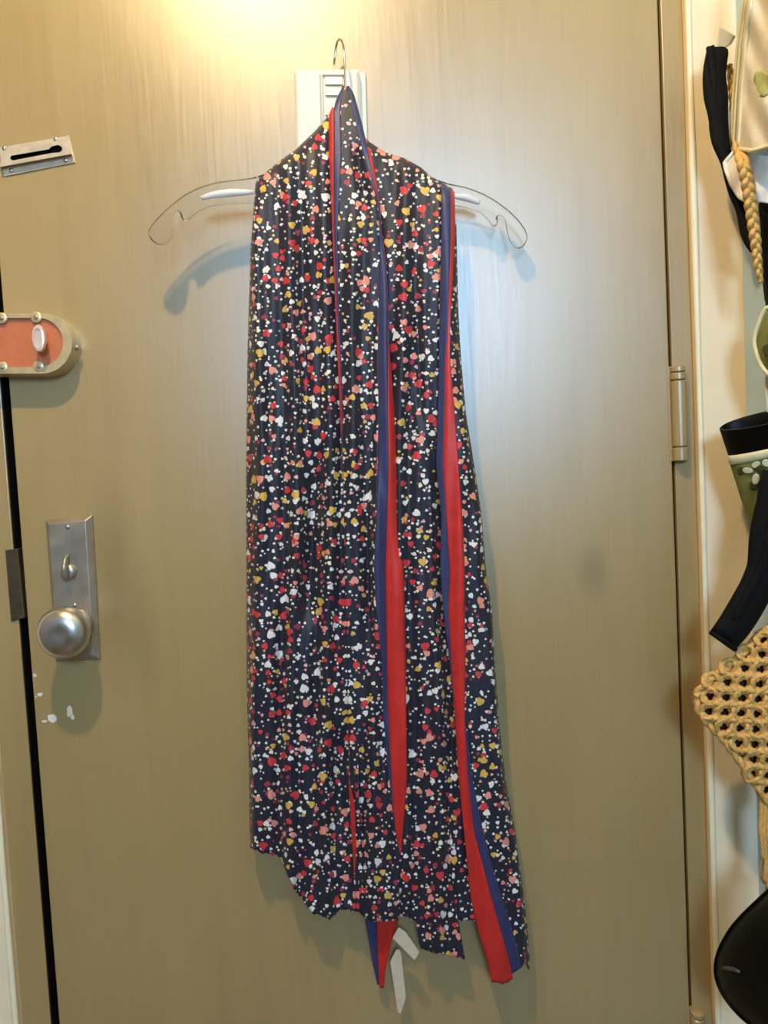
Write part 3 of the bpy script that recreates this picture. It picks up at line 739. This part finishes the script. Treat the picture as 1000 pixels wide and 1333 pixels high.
mk('strap_loop', *loft_pair([(919, 62), (922, 90), (926, 118), (928, 145)], [(930, 58), (934, 86), (936, 116), (934, 148)], lambda x, y: .079, .004, 16, 10), M_BLACK, strap)

# braided straw strap
braid = empty('straw_braid', P(985, 365, .1), label='braided golden straw strap hanging over white cloth', cat='strap')
cl = smooth_loop([(950, 84), (952, 110), (954.5, 140), (957, 170), (961, 192), (967, 210), (972, 230), (976, 255), (980, 285), (984, 315), (987, 345), (991, 368)], 110, 2, False)
hw = np.interp(cl[:, 1], (84, 150, 185, 210, 260, 310, 345, 368), (4.2, 4.6, 6.5, 8.2, 8.2, 7, 5.5, 3))
sbr = lambda y: float(np.interp(y, (84, 172, 215, 368), (.057, .062, .132, .125)))
for k in range(3):
    path, rr = [], []
    for i, (x, y) in enumerate(cl):
        ph = i * .42 + k * 2 * math.pi / 3
        t = cl[min(i + 1, len(cl) - 1)] - cl[max(i - 1, 0)]; t /= np.hypot(*t)
        off = hw[i] * .58 * math.sin(ph)
        path.append(P(x - t[1] * off * -1, y + t[0] * off * -1, sbr(y) + .00042 * hw[i] * math.sin(2 * ph)))
        rr.append(.00050 * hw[i])
    mk('strand', *tube(path, rr, 8), M_STRAW, braid)

# white cloth behind the braid
wc = lambda x, y: .086 + .0006 * (x - 943) + .003 * math.sin(x / 8 + y / 11)
white = empty('white_cloth', P(985, 290, .1), label='folded white cotton cloth behind the straw braid', cat='cloth')
WL = lambda y: float(np.interp(y, (196, 205, 212, 220, 240, 256, 268, 292), (957, 949, 943, 944.5, 952, 962, 984, 999)))
grid_cloth('cloth_body', WL, lambda y: 1040, lambda u: 196 + 14 * u, lambda u: float(np.interp(u, (0, .3, .5, .62, 1), (262, 264, 268, 292, 310))), wc, 26, 26, M_WCLOTH, white, solid=.002)
mk('rolled_hem', *tube([P(WL(y) + .8, y, wc(WL(y), y) + .002) for y in np.linspace(198, 262, 24)], .0028, 8), M_WCLOTH, white)

# black bag below the tote
bb = [(985, 262), (990, 286), (990.5, 310), (991, 340), (993, 372), (997, 402), (1012, 430), (1050, 440), (1075, 360), (1070, 270), (1030, 255)]
blackbag = empty('black_bag', P(1020, 430, .12), label='plain black fabric bag at the right edge below the white cloth', cat='bag')
mk('bag_body', *dome(smooth_loop(bb, 44, 1), lambda x, y: .078 + .0012 * (x - 985), .022), M_BLACK, blackbag)
mk('seam', *tube([P(x, y, .098 + .0012 * (x - 985)) for x, y in smooth_loop([(994, 275), (996, 320), (997, 360), (1003, 405)], 20, 1, False)], .0012, 6), M_BLACK, blackbag)

# small green pouch with cream piping
gp = [(997, 400), (989, 418), (981.5, 441), (983.5, 454), (991, 476), (999, 486), (1020, 500), (1055, 490), (1060, 420), (1030, 395)]
sg_ = lambda x, y: .098 + .0010 * (x - 980)
gpouch = empty('green_pouch', P(1010, 495, .1), label='small green pouch with cream piping poking in above the black-rimmed bag', cat='pouch')
gpo = smooth_loop(gp, 44, 1)
mk('pouch_body', *dome(gpo, sg_, .012, center=(1020, 445)), M_GREEN, gpouch)
mk('piping', *tube([P(x, y, sg_(x, y) + .002) for x, y in gpo], .0030, 8, closed=True), M_PIPING, gpouch)
decal('leaf_print', smooth_loop([(992, 452), (1000, 446), (1006, 456), (998, 466)], 16, 1), lambda x, y: sg_(x, y) + .0122, M_DKGREEN, gpouch)
wt = [(998, 485), (995, 500), (997, 530), (1000, 548), (1020, 548), (1022, 500)]
mk('hanging_loop', *dome(smooth_loop(wt, 24, 1), lambda x, y: .100, .004), M_CANVAS, gpouch)

# green floral bag with black rim: an open tapering tube
gb = empty('floral_bag', P(1000, 700, .1), label='green floral bag with a wide black rim and cream band', cat='bag')
def bag_ring(y, xl, halfpx, tilt, s0, ds, kf, n=40):
    """open oval section: left end at pixel xl on row y, leaning by tilt"""
    ring = []
    for q in np.linspace(0, 2 * math.pi, n, endpoint=False):
        dx = halfpx * (1 - math.cos(q))
        x = xl + dx
        ring.append(P(x, y - tilt * dx + kf * math.sin(q), s0 + .0006 * dx + ds * math.sin(q)))
    return ring
def bring(t, dr=0.0):
    y = 558 + 125 * t + 30 * max(0, t - 1); xl = 936.5 + 39 * t ** 1.04
    if t < .3: xl = np.interp(t, (0, .28, .37, 1), (936.5, 948, 952, 975.5))
    hp = 58 - 22 * t; ds = .024 - .007 * t
    return bag_ring(y, xl + dr * 900, hp - dr * 900, .22, .086, ds - dr, 8 * max(0, 1 - 2 * t))
mk('black_rim', *rings([bring(.27, .004), bring(.15, .004), bring(.0, .004), bring(-.012, .002), bring(0, 0), bring(.15), bring(.28)], False), M_BLACKG, gb, autosmooth=50)
mk('cream_band', *rings([bring(.275, -.0004), bring(.28, -.001), bring(.32, -.001), bring(.37, -.001), bring(.375, -.0002)], False), M_PIPING, gb)
mk('bag_body', *rings([bring(.30, .002), bring(.37, 0), bring(.5), bring(.7), bring(.85), bring(1.0), bring(1.1)], True), M_GREEN, gb)
def bag_front(x, y):
    t = (y + .22 * (x - 960) - 558) / 125
    t = min(max(t, 0), 1.1)
    xl = np.interp(t, (0, .28, .37, 1), (936.5, 948, 952, 975.5)); hp = 58 - 22 * t; ds = .024 - .007 * t
    c_ = max(-1, min(1, 1 - (x - xl) / hp)); return .086 + .0006 * (x - xl) + ds * math.sqrt(max(0, 1 - c_ * c_))
def ell(cx, cy, rx, ry, a=0, n=18):
    return [(cx + rx * math.cos(q) * math.cos(a) - ry * math.sin(q) * math.sin(a), cy + rx * math.cos(q) * math.sin(a) + ry * math.sin(q) * math.cos(a)) for q in np.linspace(0, 2 * math.pi, n, endpoint=False)]
for cx, cy, rx, ry, a, m_, lf_ in ((964, 613, 5.5, 6, 0, M_DKGREEN, .0012), (982, 632, 6.5, 6, 0, M_DKGREEN, .0012), (973.5, 612.5, 7, 4, .1, M_PETAL, .0024), (984, 624, 5, 7.5, .15, M_PETAL, .0024), (984, 605, 6, 4, -.5, M_PETAL, .0024), (998, 603, 6, 5, .3, M_PETAL, .0024), (998, 619, 6, 6, .3, M_PETAL, .0024), (990.5, 610, 6, 4.5, 0, M_DKGREEN, .0036)):
    decal('petal_print' if m_ is M_PETAL else 'dark_print', ell(cx, cy, rx, ry, a), bag_front, m_, gb, lift=lf_)

# black cloth
Lb = [(994, 612), (988, 630), (985, 650), (978, 680), (974.5, 705), (973, 735), (964, 757), (951, 780), (938, 802), (925, 821)]
Rb = [(1040, 612), (1040, 640), (1038, 670), (1034, 700), (1028, 730), (1018, 752), (1004, 778), (990, 804), (974, 828), (957, 846)]
bc = empty('black_cloth', P(945, 840, .11), label='black cloth sleeve dangling above the crocheted straw bag', cat='cloth')
mk('sleeve', *loft_pair(Lb, Rb, lambda x, y: .136 - .00006 * (y - 600), .013, 40, 20), M_BLACK, bc)
mk('fold', *loft_pair([(1004, 640), (996, 690), (990, 730), (972, 765), (950, 806)], [(1016, 640), (1008, 692), (1003, 736), (984, 774), (962, 815)], lambda x, y: .1468 - .00006 * (y - 600), .004, 30, 10), M_BLACK, bc)
mk('cuff', *tube([P(x, y, .1215 + .0125 * math.sin(math.pi * k / 13)) for k, (x, y) in enumerate(densify([(926, 823), (957, 845)], 14, False))], .0035, 8), M_BLACK, bc)

# crocheted straw bag
cr = empty('crochet_bag', P(960, 1045, .12), label='golden crocheted straw bag with an open mesh, corner pointing left', cat='bag')
scr = lambda x, y: .098 + .0002 * (x - 900) + .010 * math.sin(math.pi * min(1, max(0, (y - 800) / 250)))
poly = np.array([(901.5, 905), (908, 896), (930, 876), (958, 855), (985, 826), (1000, 814), (1012, 804), (1018, 802), (1020, 900), (1018, 1050), (1010, 1058), (1000, 1048), (990, 1036), (976, 1015), (960, 992), (938, 963), (918, 943), (906, 926)], float)
def inside(p, pg):
    r = False; m_ = len(pg); j = m_ - 1
    for i in range(m_):
        if (pg[i][1] > p[1]) != (pg[j][1] > p[1]) and p[0] < (pg[j][0] - pg[i][0]) * (p[1] - pg[i][1]) / (pg[j][1] - pg[i][1]) + pg[i][0]: r = not r
        j = i
    return r
cc = np.array((985, 920.0))
loops = []
for j in range(-8, 9):
    for i in range(-5, 6):
        hx, hy = 964.7 + 20.9 * i - 1.6 * j, 928.4 + 1.3 * i + 19.5 * j
        q = np.array((hx, hy))
        if not inside(cc + (q - cc) * 1.05, poly): continue
        for (rx, ry, tr, zz, ph0) in ((9.4, 8.7, .0041, 0, 0), (10.2, 9.6, .0030, .0030, .8)):
            path = []
            a0 = random.uniform(-.25, .25)
            for q_ in np.linspace(0, 2 * math.pi, 16, endpoint=False):
                w = 1 + .10 * math.sin(3 * q_ + ph0 * 3 + i + j)
                x = hx + rx * w * math.cos(q_ + a0); y = hy + ry * w * math.sin(q_ + a0)
                path.append(P(x, y, scr(x, y) + zz + .0022 * math.sin(2 * q_ + ph0 + i * 1.3 + j)))
            loops.append(tube(path, [tr * (1 + .18 * math.sin(4 * k_ + i)) for k_ in range(16)], 7, closed=True))
        # the knot between four loops
        kx, ky = hx + 10.4, hy + 9.8
        if inside(cc + (np.array((kx, ky)) - cc) * 1.03, poly):
            pth = [P(kx + 7 * t, ky - 5 * t + 3 * math.sin(3 * t), scr(kx, ky) + .005 - .003 * abs(t)) for t in np.linspace(-1, 1, 7)]
            loops.append(tube(pth, [.002, .0031, .0036, .0037, .0036, .0031, .002], 7))
mk('crochet_mesh', *join(*loops), M_STRAW, cr)
edge = smooth_loop(poly, 150, 1)
for k in range(2):
    path = []
    for i, (x, y) in enumerate(edge):
        ph = i * .75 + k * math.pi
        dx, dy = (cc - (x, y)) / np.hypot(*(cc - (x, y)))
        path.append(P(x + dx * (4 + 2.6 * math.sin(ph)), y + dy * (4 + 2.6 * math.sin(ph)), scr(x, y) + .0027 * math.cos(ph)))
    mk('edge_cord', *tube(path, .0036, 8, closed=True), M_STRAW, cr)
lin = smooth_loop([tuple(cc + (q - cc) * .93) for q in poly], 50, 1)
mk('lining', *dome(lin, lambda x, y: scr(x, y) - .010, .002, center=tuple(cc)), M_LINING, cr)
for k, (x0, y0, x1, y1) in enumerate(((990, 1032, 993, 1118), (995, 1038, 997, 1150), (1001, 1045, 1001, 1158), (1007, 1048, 1007, 1160))):
    path = [P(x0 + (x1 - x0) * t + 1.2 * math.sin(t * 9 + k), y0 + (y1 - y0) * t, .115 + .002 * k) for t in np.linspace(0, 1, 18)]
    mk('fringe_strand', *tube(path, .0030, 7), M_STRAW, cr)
mk('pull_cord', *tube([P(x, y, .106) for x, y in smooth_loop([(996, 1095), (993.5, 1115), (991, 1132), (990, 1140), (993, 1146), (1002, 1153), (1014, 1160)], 30, 1, False)], .0018, 8), M_CORD, label='pale cotton cord looping out below the crocheted bag', cat='cord')

# black cap at the bottom right
cap = empty('hat', P(990, 1345, .12), label='glossy black rounded hat at the bottom right corner', cat='hat')
co = [(1012, 1150), (1000, 1160), (985, 1174), (968, 1190), (952, 1208), (940, 1228), (933, 1245), (930.5, 1260), (932, 1274), (938, 1290), (950, 1308), (965, 1324), (985, 1340), (1010, 1352), (1045, 1350), (1075, 1300), (1080, 1220), (1060, 1165)]
sc_ = lambda x, y: .100 + .0011 * (x - 930)
cod = smooth_loop(co, 64, 1)
mk('crown', *dome(cod, sc_, .040, center=(1010, 1255)), M_BLACKG, cap)
mk('edge_binding', *tube([P(x, y, sc_(x, y)) for x, y in cod], .0022, 8, closed=True), M_BLACKG, cap)
mk('glint_tab', *tube([P(x, y, sc_(x, y) + .0235 + .0005 * (x - 940)) for x, y in ((941, 1260), (948, 1260.5), (956, 1262), (963, 1265))], [.0018, .0025, .0025, .0016], 8), M_GLINT, cap, label='small grey sliver painting a glint')  # lighter grey piece stands in for glints on the black

# each thing hangs from the side wall by a loop of its own
def hang(px, py, s0, mat_, parent, r=.0022):
    a = P(px, py, s0); b = Vector((xcorner + .001, a.y - .004, a.z + .055)); m = (a + b) / 2
    path = [a, a * .6 + b * .4 + Vector((0, 0, -.004)), m + Vector((.004, 0, -.001)), a * .2 + b * .8 + Vector((0, 0, .002)), b]
    mk('hanging_loop', *tube(path, r, 8), mat_, parent)
hang(1030, 20, .19, M_CANVAS, tote)
hang(1030, 300, .135, M_BLACK, blackbag)
hang(1035, 440, .155, M_PIPING, gpouch)
hang(1022, 540, .118, M_BLACKG, gb)
hang(1022, 625, .136, M_BLACK, bc, .004)
hang(1012, 830, .125, M_STRAW, cr, .003)
hang(1045, 1190, .215, M_BLACKG, cap)
